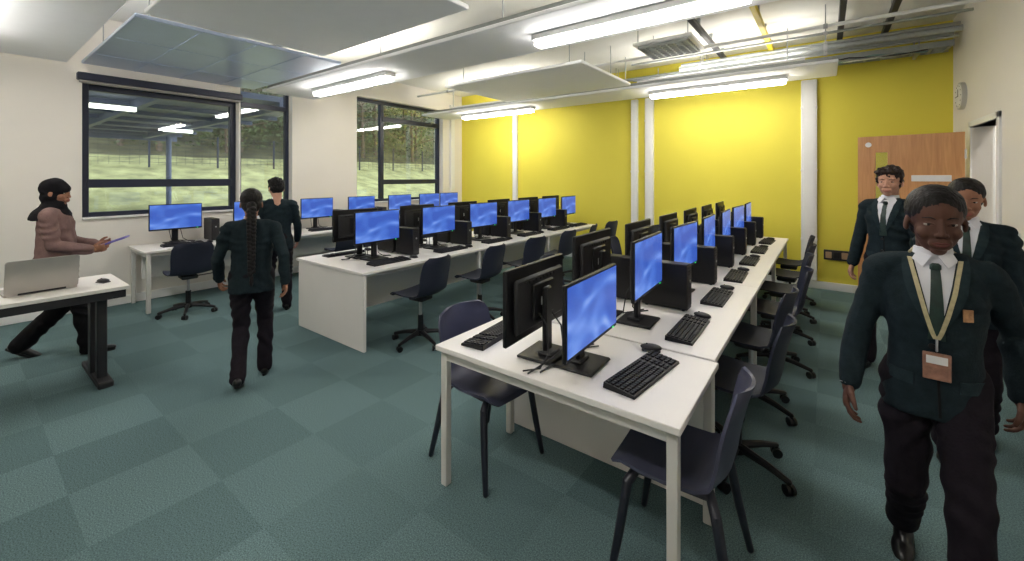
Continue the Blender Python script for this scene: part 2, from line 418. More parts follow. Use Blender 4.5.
        patch(mb,lambda u,v:(-.10+.028*v,1.25+dz-.045*u) ,5,5,.006,'gold' if lanyard else 'lapel',.003)
        for sx in (1,-1): patch(mb,lambda u,v,sx=sx:(sx*(.065+.07*v),.97+dz-.045*u),3,6,.004,'lapel',.004)
        patch(mb,lambda u,v:(-.004+.008*v-.01*u,1.13+dz-.33*u+.02*u),14,3,.003,'blackc',.003)
        put('shirt_front',mb,parent=root)
        mb=MB()
        mb.loft([(0,-.012,1.395+dz,.076,.072),(0,-.012,1.43+dz,.064,.064),(0,-.014,1.465+dz,.058,.060)],'shirt',24); put('shirt_collar',mb,parent=root)
    if lanyard:
        mb=MB()
        for sx in (1,-1):
            patch(mb,lambda u,v,sx=sx:(sx*(.070*(1-u)**.8+.003)+(v-.5)*.014,1.425+dz-.30*u),16,3,.016,'lan',.002)
        yy=hit(0,1.08+dz)+.02
        mb.tube([(0,yy,1.125+dz),(0,yy+.002,1.08+dz)],.004,'steel',8); mb.box((0,yy+.004,1.02+dz),(.080,.005,.105),'card',.002); mb.box((0,yy+.007,1.045+dz),(.06,.002,.03),'sign')
        mb.tube([(.07,.0,1.44+dz),(.05,-.07,1.455+dz),(0,-.09,1.46+dz),(-.05,-.07,1.455+dz),(-.07,0,1.44+dz)],.006,'lan',6)
        put('lanyard',mb,parent=root)
    HM=Matrix.Translation((0,.0,1.575+dz))@Matrix.Translation((0,-.03,-.08))@Matrix.Rotation(head[1],4,'Z')@Matrix.Rotation(head[0],4,'X')@Matrix.Scale(hs,4)@Matrix.Translation((0,.03,.08))
    hr=bpy.data.objects.new('head',None); PENDING.append(hr); hr.parent=root; hr.matrix_local=HM
    k=skin; mb=MB(); fw_=.92 if fem else 1.0
    mb.ell((0,-.01,.03),(.075,.094,.088),k,nu=28,nv=18); mb.ell((0,.028,-.025),(.061*(.98 if fem else 1),.063,.086),k,nu=28,nv=18)
    mb.ell((0,.060,-.092),(.025*fw_,.022,.020),k); mb.ell((0,.02,-.075),(.049*fw_,.055,.035),k)
    for sx in (1,-1):
        if not fem: mb.ell((sx*.03,.076,.027),(.024,.010,.008),k,Matrix.Rotation(-sx*.15,3,'Y'))
        mb.ell((sx*.036,.056,-.030),(.024,.028,.026),k)
        mb.ell((sx*.012,.095,-.033),(.0085*fw_,.010,.0075),k); mb.ell((sx*.076,-.004,-.008),(.008,.018,.031),k,Matrix.Rotation(-sx*.15,3,'Y'))
        mb.ell((sx*.0765,.002,-.028),(.007,.010,.012),k)
    mb.tube([(0,.084,.016),(0,.094,-.012),(0,.100,-.029)],[.0070*fw_,.0085*fw_,.0108],k,10)
    mb.ell((0,.082,-.064),(.032,.016,.024),k)
    mb.tube([(0,-.025,-.05),(0,-.032,-.12),(0,-.035,-.19)],[.052*fw_,.048*fw_,.056],k,18)
    fm=solid(mb,k,.0032,4); put('face',fm,parent=hr)
    fb=BVHTree.FromPolygons([v.co.copy() for v in fm.vertices],[list(p.vertices) for p in fm.polygons])
    def fy(x,z_):
        r=fb.ray_cast(V((x,1,z_)),V((0,-1,0))); return r[0].y if r[0] is not None else .08
    mb=MB()
    for sx in (1,-1):
        e=fy(sx*.030,.003)
        mb.ell((sx*.030,e-.0060,.003),(.0135,.0085,.0058),'eyew'); mb.ell((sx*.030,e+.0006,.003),(.0055,.0028,.0052),'iris')
        def lid(zs_,r0,dy): mb.tube([(sx*(.030+a_),fy(sx*(.030+a_),.003)+dy*(1-(a_/.018)**2),.003+zs_*(1-(a_/.016)**2)) for a_ in (-.014,-.008,0,.008,.014)],[r0*.6,r0,r0,r0,r0*.6],k,6)
        lid(.0062,.0030,.0016); lid(-.0058,.0024,.0010)
        mb.tube([(sx*(.030+a_),fy(sx*(.030+a_),.003)+.0034*(1-(a_/.018)**2),.003+.0042*(1-(a_/.016)**2)) for a_ in (-.012,-.006,0,.006,.013)],[.0007,.0010,.0011,.0010,.0007],'iris',6)
        mb.tube([(sx*x_,fy(sx*x_,z_)+.0008,z_) for x_,z_ in ((.015,.023),(.023,.027),(.032,.028),(.046,.023))],[.0016,.0024,.0024,.0012],hairk,6)
    L1=[(-.022,-.0625),(-.010,-.0590),(0,-.0605),(.010,-.0590),(.022,-.0625)]; L2=[(-.020,-.0640),(-.010,-.0690),(0,-.0700),(.010,-.0690),(.020,-.0640)]
    mb.tube([(x_,fy(x_,z_)-.0005,z_) for x_,z_ in L1],[.0014,.0034,.0030,.0034,.0014],lip,8)
    mb.tube([(x_,fy(x_,z_)-.0005,z_) for x_,z_ in L2],[.0014,.0040,.0044,.0040,.0014],lip,8)
    put('eyes_and_mouth',mb,parent=hr)
    mb=MB()
    if hair=='short':
        mb.ell((0,-.022,.048),(.083,.100,.088),hairk,nu=28,nv=18); mb.ell((0,-.04,.0),(.075,.078,.07),hairk)
        for i in range(9):
            a_=-1.2+i*.3; mb.ell((.062*math.sin(a_),.026+.045*math.cos(a_),.088+.01*math.cos(i*2.1)),(.026,.03,.022),hairk)
        for sx in (1,-1): mb.ell((sx*.074,.012,.02),(.010,.02,.035),hairk)
        m_=solid(mb,hairk,.005,2,.009,45)
    elif hair in('braid','bun'):
        mb.ell((0,-.020,.041),(.082,.0985,.088),hairk,nu=28,nv=18); mb.ell((0,-.04,-.01),(.073,.072,.075),hairk)
        if hair=='bun': mb.ell((0,-.125,-.01),(.05,.05,.055),hairk)
        else:
            mb.ell((0,-.11,-.03),(.035,.03,.04),hairk); mb.ell((0,-.125,-.06),(.028,.028,.03),hairk)
            for i in range(17):
                zz=-.07-.031*i; yy=-.140-.018*min(i,3)*.5; w2=.026*(1-.35*i/17)
                for sx in (1,-1): mb.ell((sx*w2*.55,yy,zz+(.015 if sx>0 else 0)),(w2,w2*.85,.021),hairk,Matrix.Rotation(sx*.6,3,'Y'),12,8)
            mb.ell((0,-.167,-.62),(.014,.014,.05),hairk)
        m_=solid(mb,hairk,.004,1,.0016,60)
    elif hair=='hijab':
        mb.ell((0,-.024,.035),(.090,.110,.102),hairk,nu=28,nv=18); mb.ell((0,-.025,-.05),(.080,.088,.09),hairk,nu=28,nv=18)
        mb.loft([(0,-.02,-.26,.165,.13),(0,-.015,-.20,.15,.125),(0,-.01,-.15,.10,.10),(0,-.005,-.11,.078,.092),(0,-.01,-.07,.076,.075)],hairk,28)
        m_=solid(mb,hairk,.006,3,.006,14,fold=.01)
    put('headscarf' if hair=='hijab' else 'hair',m_,parent=hr)
    return root

t=human('teacher_walking',(-5.52,.56,0),math.radians(-22),1.60,(.09,.26,0),(-.09,-.26,0.05),(.13,.27,1.02),(-.12,.26,1.04),skin='skinM',coat='mauve',leg='blackc',hair='hijab',hairk='blackc',
      shirt=False,hem=.74,loose=.018,head=(-.12,-.25),pitchL=-.55,handR=((-.35,1,.1),(.3,.2,1),(-1,0,.2),.5),handL=((.35,1,.1),(-.3,.2,1),(1,0,.2),.5),legw=1.25,girth=1.0,hs=1.0,fem=True)
mb=MB(); mb.box((0,0,0),(.21,.26,.016),'paper',.003); mb.box((0,0,.0005),(.20,.25,.010),'sign',.001)
put('folder',mb.mesh('folder'),(0.0,.385,1.05),parent=t,rot=(.35,0,0))
human('student_with_braid',(-3.63,1.42,0),math.radians(62),1.50,(.09,.10,0),(-.08,-.18,0.03),(.27,-.10,.87),(-.27,.16,.89),skin='skinM',hair='braid',pitchL=-.35,head=(-.1,.12),girth=.98,fem=True)
human('student_standing',(-5.22,2.32,0),math.radians(62),1.58,(.10,.08,0),(-.10,-.06,0),(.22,.16,.88),(-.24,.02,.84),skin='skinL',hair='short',hairk='hair',head=(-.15,.3),girth=1.0)
human('student_boy_walking',(.44,4.82,0),math.radians(156),1.68,(.09,.20,0),(-.09,-.18,0.03),(.26,.02,.83),(-.24,.14,.85),skin='skinL',hair='short',hairk='hairb',pitchL=-.3,head=(-.05,.1))
human('student_girl_walking',(.33,2.25,0),math.radians(176),1.58,(.08,-.26,0.045),(-.08,.30,0),(.265,.10,.86),(-.26,-.14,.88),skin='skinD',lip='lipD',hair='bun',hairk='hair',lanyard=True,pitchR=-.5,head=(-.16,.10),hs=1.12,girth=.90,fem=True)
human('student_following',(.665,3.60,0),math.radians(172),1.585,(.09,.18,0),(-.09,-.18,0.03),(.25,.0,.85),(-.25,.1,.85),skin='skinM',hair='braid',hairk='hair',pitchL=-.3,head=(-.2,0),fem=True)

# ------------------------------------------------------------------ room
XL,XR,YB,YF,ZC=-7.1,1.27,7.45,-2.6,3.55
ZR=ZC-.004
def wallx(name,x0,x1,ya,yb,ops,k,zc=ZC):
    mb=MB(); ys=sorted(set([ya,yb]+[o[0] for o in ops]+[o[1] for o in ops]))
    for a,b in zip(ys[:-1],ys[1:]):
        z=0.0
        for o in sorted([o for o in ops if o[0]<=a+1e-6 and o[1]>=b-1e-6],key=lambda o:o[2]):
            if o[2]>z+1e-6: mb.b2((x0,a,z),(x1,b,o[2]),k)
            z=o[3]
        if z<zc: mb.b2((x0,a,z),(x1,b,zc),k)
    return put(name,mb.mesh(name,0))
ops=[(0.93,2.60,1.09,2.74),(2.62,3.39,1.09,3.22),(4.59,6.82,1.09,3.14)]
wallx('wall_left',XL-0.28,XL,YF,YB+0.2,ops,'cream')
DY0,DY1,DZ=5.72,6.60,2.14
wallx('wall_right',XR,XR+0.15,YF,YB+0.2,[(DY0,DY1,0,DZ)],'cream')
mb=MB(); mb.b2((XL,YB,0),(XR,YB+0.2,ZC),'yellow'); put('wall_back',mb.mesh('wall_back',0))
mb=MB(); mb.b2((XL-.28,YF-0.2,0),(XR+.15,YF,ZC),'cream'); put('wall_front',mb.mesh('wall_front',0))
mb=MB(); mb.b2((XL-.28,YF-.2,-0.1),(4.0,YB+0.2,0),'carpet'); put('floor',mb.mesh('floor',0))
mb=MB(); mb.b2((XL-.28,YF-.2,ZC),(4.0,YB+.2,ZC+0.15),'ceil'); put('ceiling',mb.mesh('ceiling',0))
mb=MB(); mb.b2((3.0,3.5,0),(3.1,YB+.2,ZC),'cream'); mb.b2((XR+.15,3.4,0),(3.1,3.5,ZC),'cream'); mb.b2((XR+.15,YB+.1,0),(3.0,YB+.2,ZC),'cream'); put('wall_corridor',mb.mesh('wall_corridor',0))
mb=MB(); mb.b2((2.0,4.2,ZC-0.06),(2.3,6.8,ZR),'corrlight'); put('corridor_ceiling_light',mb)
mb=MB(); mb.b2((XL+.02,YB-0.018,0),(XR-.02,YB,0.11),'whitep',0.004); put('baseboard_back',mb)
mb=MB(); mb.b2((XL,YF,0),(XL+0.018,YB-.02,0.11),'whitep',0.004); put('baseboard_left',mb)
mb=MB(); mb.b2((XR-0.018,YF,0),(XR,DY0-0.07,0.11),'whitep',0.004); mb.b2((XR-0.018,DY1+0.07,0),(XR,YB-.02,0.11),'whitep',0.004); put('baseboard_right',mb)

def window(name,y0,y1,z0,z1,vm=[],hm=[],f=0.055):
    mb=MB(); xa,xb=XL-0.2,XL-0.12; xc=(xa+xb)/2
    mb.b2((xa,y0,z0),(xb,y0+f,z1),'frame',.004); mb.b2((xa,y1-f,z0),(xb,y1,z1),'frame',.004)
    mb.b2((xa,y0+f,z0),(xb,y1-f,z0+f),'frame',.004); mb.b2((xa,y0+f,z1-f),(xb,y1-f,z1),'frame',.004)
    for y in vm: mb.b2((xa,y-f*.6,z0+f),(xb,y+f*.6,z1-f),'frame',.004)
    for z,ya,yb_ in hm: mb.b2((xa-.003,ya,z-f*.7),(xb+.012,yb_,z+f*.7),'frame',.004)
    mb.b2((xc-.006,y0+f*.5,z0+f*.5),(xc+.006,y1-f*.5,z1-f*.5),'glass')
    mb.b2((XL-.12,y0,z0-.0),(XL+.03,y1,z0+.02),'whitep',.004)
    return put(name,mb)
window('window_1',0.93,2.60,1.09,2.74,[], [(1.52,0.985,2.545)],0.075)
window('window_2',2.62,3.39,1.09,3.22,[],[(2.72,2.67,3.33)])
window('window_3',4.59,6.82,1.09,3.14,[5.24],[(2.78,5.24,6.77),(1.50,5.24,6.77)],0.07)
mb=MB(); mb.b2((XL,0.88,2.75),(XL+.09,2.62,2.84),'frame',.01); mb.cyl((XL+.045,0.9,2.74),(XL+.045,2.6,2.74),.02,'edge'); put('roller_blind',mb)
mb=MB(); mb.b2((XL,7.02,0.1),(XL+.07,7.14,3.3),'whitep',.008); put('trunking_corner',mb)
for i,(x,wd) in enumerate([(-5.46,.11),(-2.77,.12),(-2.50,.15),(-.19,.19)]):
    mb=MB(); mb.b2((x-wd/2,YB-.07,0.12),(x+wd/2,YB,3.0),'whitep',.01)
    mb.b2((x-wd/2+.03,YB-.078,0.2),(x+wd/2-.03,YB-.068,2.95),'whitep',.004)
    for z in (0.7,1.7,2.6): mb.b2((x-wd/2-.003,YB-.074,z-.02),(x+wd/2+.003,YB-.0,z+.02),'whitep',.004)
    put('wall_trunking',mb)
mb=MB(); mb.b2((-.02,YB-.035,.43),(.36,YB,.57),'black2',.006)
for i in range(4): mb.b2((.0+i*.09,YB-.042,.455),(.07+i*.09,YB-.03,.545),'black' if i%2 else 'orange',.004)
put('wall_socket',mb)

def rods(mb,x0,x1,y0,y1,z):
    for x in (x0+.25,x1-.25):
        for y in (y0+.15,y1-.15): mb.cyl((x,y,z),(x,y,ZR),.006,'tray',n=8)
for i,(yc,hw,lo) in enumerate(((0.33,.47,-.36),(3.32,.42,0),(6.55,.42,0))):
    mb=MB(); mb.b2((-7.05,yc-hw,2.93),(0.12,yc+hw,2.97),'raft',.008)
    for x in (-6.5,-4.6,-2.6,-.4): mb.cyl((x,yc,2.97),(x,yc,ZR),.008,'tray',n=8)
    for y in (-.38,.38): mb.b2((-6.9,yc+y-.02,2.97),(0.05,yc+y+.02,3.01),'tray')
    put('ceiling_service_raft',mb)
    for x0 in (-6.2,-2.2):
        yl=yc+lo
        mb=MB(); mb.b2((x0,yl-.08,2.875),(x0+1.8,yl+.08,2.928),'whitep',.006)
        mb.b2((x0+.02,yl-.06,2.825),(x0+1.78,yl+.06,2.874),'light',.006)
        put('strip_light',mb)
        mb=MB(); mb.b2((x0-.1,yc-.30,2.974),(x0+2.0,yc+.30,3.02),'whitep',.006); mb.b2((x0,yc-.26,3.021),(x0+1.9,yc-.10,3.035),'fill_glow'); mb.b2((x0,yc+.10,3.021),(x0+1.9,yc+.26,3.035),'fill_glow')  # tray with added glowing strips to brighten the ceiling
        for y in (-.29,.29): mb.b2((x0-.1,yc+y-.008,3.02),(x0+2.0,yc+y+.008,3.06),'whitep')  # lip hides the added glow from below
        for x in (x0-.09,x0+1.99): mb.b2((x-.008,yc-.29,3.02),(x+.008,yc+.29,3.06),'whitep')
        put('added_ceiling_fill',mb)
for (x0,x1,y0,y1) in ((-4.5,-2.3,0.95,2.5),(-4.6,-2.3,4.45,6.0),(-2.0,0.1,.95,2.5)):
    mb=MB(); mb.b2((x0,y0,2.95),(x1,y1,2.99),'raft',.008); rods(mb,x0,x1,y0,y1,2.99)
    put('acoustic_raft',mb)
mb=MB(); mb.b2((XL+.03,0.92,2.95),(-4.65,2.8,2.985),'metalraft',.006)
for y in (1.4,1.87,2.34): mb.b2((XL+.05,y-.008,2.943),(-4.67,y+.008,2.952),'metalraft')
for x in (-6.4,-5.5): mb.b2((x-.008,.95,2.945),(x+.008,2.78,2.951),'metalraft')
rods(mb,XL+.03,-4.65,.92,2.8,2.985); put('radiant_heating_panel',mb)
mb=MB()
for y in (6.98,7.28): mb.b2((-5.2,y-.008,3.13),(1.2,y+.008,3.20),'tray')
for i in range(43): mb.b2((-5.15+i*.15,6.98,3.125),(-5.12+i*.15,7.28,3.135),'tray')
for i,kk in enumerate(('cableg','whitep','tray','orange','cableg','black2','cableg','whitep')):
    pts=[(-5.2+j*.32,7.01+i*.034+.014*math.sin(j*1.3+i*2),3.155+.01*math.sin(j+i)+(.02 if i%2 else 0)) for j in range(20)]
    mb.tube(pts,.012,kk,8)
for i in range(5):
    pts=[(-3.6+j*.24,6.95-i*.02,3.13-.045*abs(math.sin(j*.8+i))) for j in range(20)]; mb.tube(pts,.009,('tray','whitep','cableg','black2','tray')[i],6)
for x in (-4.8,-3.8,-2.2,-.6,.9):
    mb.b2((x-.015,6.93,3.09),(x+.015,7.33,3.125),'tray')
    for y in (6.95,7.31): mb.cyl((x,y,3.1),(x,y,3.39),.007,'tray',n=8)
put('cable_tray',mb)
for (x,k,y0) in ((-1.25,'black2',3.9),(-.62,'yellowc',3.9),(.15,'black2',4.4),(.60,'black2',4.4)):
    mb=MB(); mb.b2((x-.03,y0,3.40),(x+.03,7.4,3.46),k,.006)
    for y in (4.6,5.5,6.2,7.0): mb.b2((x-.02,y-.02,3.46),(x+.02,y+.02,ZR),'tray')
    put('ceiling_channel',mb)
for (y,z,r,k,x0) in ((4.2,3.30,.03,'tray',-6.9),(5.9,3.3,.022,'whitep',-6.9),(2.6,3.35,.04,'tray',-6.9),(6.72,3.26,.035,'tray',-1.8),(6.82,3.34,.02,'tray',-1.8),(7.12,3.30,.028,'tray',-4.2),(7.22,3.34,.016,'cableg',-3.2),(6.9,3.22,.014,'tray',-2.6),(6.3,3.33,.016,'tray',-2.4)):
    mb=MB(); mb.cyl((x0,y,z),(1.22,y,z),r,k)
    for x in (-6,-4.5,-3,-1.5,0):
        if x>x0: mb.cyl((x,y,z),(x,y,ZR),.006,'tray',n=6); mb.cyl((x-.02,y,z),(x+.02,y,z),r+.008,'steel')
    put('ceiling_pipe',mb)
mb=MB()
mb.b2((-1.95,5.15,3.25),(-1.25,5.85,3.29),'whitep',.006)
for i in range(8):
    mb.b2((-1.9+i*.083,5.2,3.215),(-1.888+i*.083,5.8,3.25),'tray'); mb.b2((-1.9,5.2+i*.083,3.215),(-1.3,5.212+i*.083,3.25),'tray')
for x in (-1.9,-1.3):
    for y in (5.2,5.8): mb.cyl((x,y,3.29),(x,y,ZR),.006,'tray',n=6)
put('ceiling_air_grille',mb)

# door
a=math.atan2(.16,-.90); W=.90
mb=MB()
def leafbox(x0,x1,z0,z1): mb.b2((x0,-.022,z0),(x1,.022,z1),'wood',.002)
leafbox(0,.62,.01,2.09); leafbox(.74,W,.01,2.09); leafbox(.62,.74,.01,1.15); leafbox(.62,.74,1.90,2.09)
mb.b2((.62,-.004,1.15),(.74,.004,1.90),'glass')
for (x0,x1,z0,z1) in ((.61,.625,1.14,1.91),(.735,.75,1.14,1.91),(.61,.75,1.14,1.155),(.61,.75,1.895,1.91)): mb.b2((x0,-.027,z0),(x1,.027,z1),'wood',.002)
mb.b2((.10,-.028,1.55),(.42,-.022,1.62),'sign',.002); mb.b2((.10,.022,1.55),(.42,.028,1.62),'sign',.002)
for sgn in (-1,1):
    mb.cyl((W-.06,sgn*.022,1.0),(W-.06,sgn*.065,1.0),.012,'steel'); mb.tube([(W-.06,sgn*.065,1.0),(W-.19,sgn*.065,1.0)],.011,'steel')
    mb.b2((W-.085,sgn*.022,.9),(W-.035,sgn*.027,1.08),'steel',.003)
    mb.b2((.05,sgn*.022,.0+.03),(W-.03,sgn*.0245,.2),'steel',.001)
    mb.cyl((W-.1,sgn*.022,1.99),(W-.1,sgn*.026,1.99),.03,'sign')
for z in (.25,1.0,1.85): mb.cyl((-.005,.024,z-.05),(-.005,.024,z+.05),.009,'steel')
put('door_1',mb.mesh('door_1'),(XR-.06,DY1-.03,0),a)
mb=MB()
mb.b2((XR-.02,DY0-.06,0),(XR+.17,DY0,DZ+.06),'whitep',.004); mb.b2((XR-.02,DY1,0),(XR+.17,DY1+.06,DZ+.06),'whitep',.004); mb.b2((XR-.02,DY0-.06,DZ),(XR+.17,DY1+.06,DZ+.06),'whitep',.004)
put('trim_door_frame',mb)
mb=MB(); mb.cyl((XR-.04,0,0),(XR,0,0),.155,'steel',n=40); mb.cyl((XR-.045,0,0),(XR-.038,0,0),.138,'sign',n=40)
mb.box((XR-.048,0,.04),(.003,.01,.08),'black'); mb.box((XR-.048,.035,.0),(.003,.09,.008),'black')
for i in range(12): mb.box((XR-.047,.12*math.cos(i*PI/6),.12*math.sin(i*PI/6)),(.002,.012,.012),'black')
put('wall_clock',mb.mesh('wall_clock'),(0,6.95,2.53))
mb=MB(); mb.b2((XR-.012,5.2,1.05),(XR,5.29,1.14),'whitep',.004); mb.b2((XR-.018,5.23,1.08),(XR-.01,5.26,1.11),'sign',.002); put('light_switch',mb)

# ------------------------------------------------------------------ outside
def gz(x):
    if x>-14: return -.15
    if x>-24: return -.15+(-14-x)*.26
    return 2.45+(-24-x)*.55
mb=MB(); g=[]
NI,NJ=44,46
for i in range(NI):
    x=-7.4-i*.8
    for j in range(NJ):
        y=-16+j*1.2; g.append(V((x,y,gz(x)+.08*noise.noise(V((x,y,0))))))
fa=[];fb=[]
for i in range(NI-1):
    for j in range(NJ-1):
        q=[i*NJ+j,(i+1)*NJ+j,(i+1)*NJ+j+1,i*NJ+j+1]; (fa if -7.4-i*.8>-24 else fb).append(q)
mb.raw(g,fa,'grass'); mb.raw(g,fb,'wfloor'); put('grass_bank',mb)
mb=MB()
for i in range(16):
    y=-12+i*2.4; mb.b2((-22.03,y-.03,2.0),(-21.97,y+.03,3.4),'frame')
for i in range(8): mb.b2((-22.01,-12,2.2+i*.16),(-21.99,23,2.21+i*.16),'frame')
for i in range(115): mb.b2((-22.005,-12+i*.3,2.1),(-21.995,-12+i*.3+.006,3.35),'frame')
put('mesh_fence',mb)
mb=MB(); mb.b2((-17,-8,2.95),(-7.9,4.4,3.05),'roof')
for i in range(8): mb.b2((-17,-8+i*1.65,2.80),(-7.9,-7.9+i*1.65,2.95),'roof')
for i in range(7): mb.b2((-16.5+i*1.3,-8,2.87),(-16.42+i*1.3,4.4,2.95),'roof')
for y in (-3,0.2,4.1): mb.cyl((-16.6,y,.3),(-16.6,y,2.95),.07,'roof')
mb.cyl((-9.0,4.2,-.15),(-9.0,4.2,2.95),.06,'roof')
mb.b2((-17.05,-8,2.75),(-16.95,4.4,3.1),'roof')
put('canopy_roof',mb)
for (x,y) in ((-9.5,1.6),(-11.8,1.3),(-11.5,-1.2),(-13.0,3.4)):
    mb=MB(); mb.b2((x-.04,y-.3,2.72),(x+.04,y+.3,2.795),'reflglow',.01); put('strip_light_reflection',mb)  # glowing bar imitating a strip-light reflection, no lamp under the canopy
def treemesh(seed,h,dens):
    rnd=random.Random(seed); mb=MB()
    mb.tube([(0,0,-.3),(0.05,.03,h*.3),(.0,.1,h*.6),(.1,.0,h*.95)],[.13,.10,.07,.03],'bark',8)
    for i in range(26):
        z=h*(.12+.75*rnd.random()); a_=rnd.random()*6.28; l=h*.28*(1.1-z/h)+.6
        mb.tube([(0.03,.05,z),(math.cos(a_)*l*.5,math.sin(a_)*l*.5,z+.4),(math.cos(a_)*l,math.sin(a_)*l,z+.9)],[.05,.035,.012],'bark',5)
    vs=[];fs=[]
    for i in range(dens):
        z=h*(.03+.97*rnd.random()); R=h*.30*math.sqrt(max(.05,1-((z/h-.5)/.55)**2)); a_=rnd.random()*6.28; r=R*math.sqrt(rnd.random())
        c=V((r*math.cos(a_),r*math.sin(a_),z)); s_=.06+.08*rnd.random()
        u=V((rnd.gauss(0,1),rnd.gauss(0,1),rnd.gauss(0,1))).normalized(); w_=u.orthogonal().normalized()
        o=len(vs); vs+=[c-u*s_,c-w_*s_*.6,c+u*s_,c+w_*s_*.6]; fs.append([o,o+1,o+2,o+3])
    mb.raw(vs,fs,'leaf')
    return mb.mesh('tree',0)
TM=[treemesh(1,8.5,1500),treemesh(2,7.5,600),treemesh(3,9.5,1300)]
for i in range(54):
    x=-24.5-(i%3)*2.6-random.random(); y=-11+(i//3)*2.0+random.random()*1.6
    put('tree',TM[(i*2+i//3)%3],(x,y,gz(x)),random.random()*6)

# ------------------------------------------------------------------ furniture
def desk(name,x0,x1,y0,y1,z=.73,end=None,legs=[],panels=[],seams=[]):
    mb=MB(); t=.027
    ys=[y0]+seams+[y1]
    for a_,b_ in zip(ys[:-1],ys[1:]):
        mb.b2((x0,a_+.001,z-t),(x1,b_-.001,z),'white',.003)
        mb.b2((x0+.05,a_+.05,z-t-.04),(x1-.05,b_-.05,z-t),'leg',.002)
    for y in legs:
        for x in (x0+.035,x1-.035): mb.b2((x-.020,y-.020,0),(x+.020,y+.020,z-t),'leg',.004)
        mb.b2((x0+.04,y-.015,z-t-.05),(x1-.04,y+.015,z-t-.01),'leg')
    if end is not None: mb.b2((x0+.01,end,0.0),(x1-.01,end+.03,z-t),'white',.003)
    for (xa,xb,ya,yb_,za) in panels: mb.b2((xa,ya,za),(xb,yb_,z-t),'white',.003)
    return put(name,mb)
desk('end_desk',-1.62,-.40,1.50,2.15,legs=[1.545,2.10])
desk('island_desk',-1.64,-.42,2.17,7.1,end=2.19,legs=[3.8,5.4,7.05],seams=[3.8,5.4],panels=[(-1.045,-1.015,2.3,7.0,.2)])
desk('island_desk',-4.56,-3.35,2.22,7.1,end=2.24,legs=[3.85,5.45,7.05],seams=[3.85,5.45],panels=[(-3.97,-3.94,2.3,7.0,.2)])
desk('wall_desk',XL+.03,-6.32,1.33,7.0,legs=[1.38,2.95,4.55,6.1,6.95],seams=[2.95,4.55,6.1],panels=[(XL+.1,XL+.13,1.45,6.9,.3)])

def monitor_mesh(zc=.35,h=.335,w_=.56):
    mb=MB()
    mb.b2((-.018,-w_/2,zc-h/2),(0.004,w_/2,zc+h/2),'black',.005)
    mb.b2((.0035,-w_/2+.010,zc-h/2+.020),(.006,w_/2-.010,zc+h/2-.010),'screen')
    mb.b2((-.042,-w_/2+.05,zc-h/2+.04),(-.015,w_/2-.05,zc+h/2-.05),'black2',.02)
    mb.b2((-.056,-.10,zc-.09),(-.04,.10,zc+.08),'black',.01)
    for i in range(9): mb.b2((-.0445,-.14+i*.035,zc+.09),(-.041,-.12+i*.035,zc+.102),'black')
    mb.b2((-.058,-.035,zc-.03),(-.055,.035,zc+.01),'sign')
    zt=zc+.05; mb.box((-.070,0,zt/2+.006),(.026,.07,zt),'black',.01)
    mb.b2((-.17,-.11,0.0),(.04,.11,.014),'black',.006)
    mb.box((-.08,0,.02),(.08,.10,.02),'black2',.008)
    mb.b2((.004,.22,zc-h/2+.007),(.0065,.235,zc-h/2+.012),'green')
    mb.tube([(-.05,.05,zc-.06),(-.10,.06,zc*.6),(-.13,.10,.05),(-.12,.16,.006),(-.07,.22,.006)],.004,'black2',6)
    mb.tube([(-.05,-.05,zc-.06),(-.12,-.05,zc*.5),(-.15,-.02,.04),(-.13,.10,.02),(-.10,.23,.006)],.004,'black2',6)
    return mb.mesh('monitor')
MON=monitor_mesh(); MONL=monitor_mesh(.268,.32); MONB=monitor_mesh(.28,.34)
def tower_mesh():
    mb=MB(); mb.b2((-.15,-.048,.006),(.15,.048,.30),'black',.006)
    mb.b2((.149,-.04,.03),(.153,.04,.29),'black2',.003)
    for z in (.235,.255,.275): mb.b2((.152,-.03,z),(.156,.03,z+.008),'keys',.001)
    mb.cyl((.152,0,.19),(.157,0,.19),.010,'steel')
    for i in range(10): mb.b2((.152,-.03,.05+i*.011),(.155,.03,.054+i*.011),'keys')
    for x in (-.12,.12):
        for y in (-.035,.035): mb.cyl((x,y,0),(x,y,.007),.01,'wheel',n=10)
    return mb.mesh('tower')
TOW=tower_mesh()
def kb_mesh():
    mb=MB()
    mb.raw([(-.07,-.22,0),(.07,-.22,0),(.07,.22,0),(-.07,.22,0),(-.068,-.218,.024),(.068,-.218,.011),(.068,.218,.011),(-.068,.218,.024)],[[3,2,1,0],[4,5,6,7],[0,1,5,4],[1,2,6,5],[2,3,7,6],[3,0,4,7]],'black')
    for r in range(6):
        x=-.055+r*.0215; z=.0245-(x+.068)*.095
        y=-.21
        while y<.205:
            wk=.016
            if r==5 and abs(y+.06)<.05: wk=.09
            if abs(y-.083)>.008 and abs(y-.137)>.006:
                mb.b2((x-.0085,y,z-.002),(x+.0085,min(y+wk,.213),z+.006),'keys',.0015)
            y+=wk+.0032
    return mb.mesh('keyboard')
KB=kb_mesh()
mb=MB(); mb.ell((0,0,.016),(.052,.031,.016),'black'); mb.b2((-.045,-.028,0),(.045,.028,.010),'black2',.005); mb.cyl((-.02,-.003,.03),(-.02,.003,.03),.005,'keys'); MOUSE=mb.mesh('mouse')
DZT=.731
def station(x,y,face,tower=True,kx=.23,rz=0.0,toff=.40,tx=-.02,ms=1):
    s=1 if face>0 else -1; r0=0 if s>0 else PI
    put('computer_monitor',MON,(x,y,DZT),r0+rz)
    if tower: put('desktop_computer',TOW,(x+s*tx,y+toff,DZT),r0)
    put('keyboard',KB,(x+s*kx,y+random.uniform(-.02,.02),DZT),r0+random.uniform(-.04,.04)); put('computer_mouse',MOUSE,(x+s*(kx+.01),y+s*ms*.30,DZT),r0+random.uniform(-.2,.2))
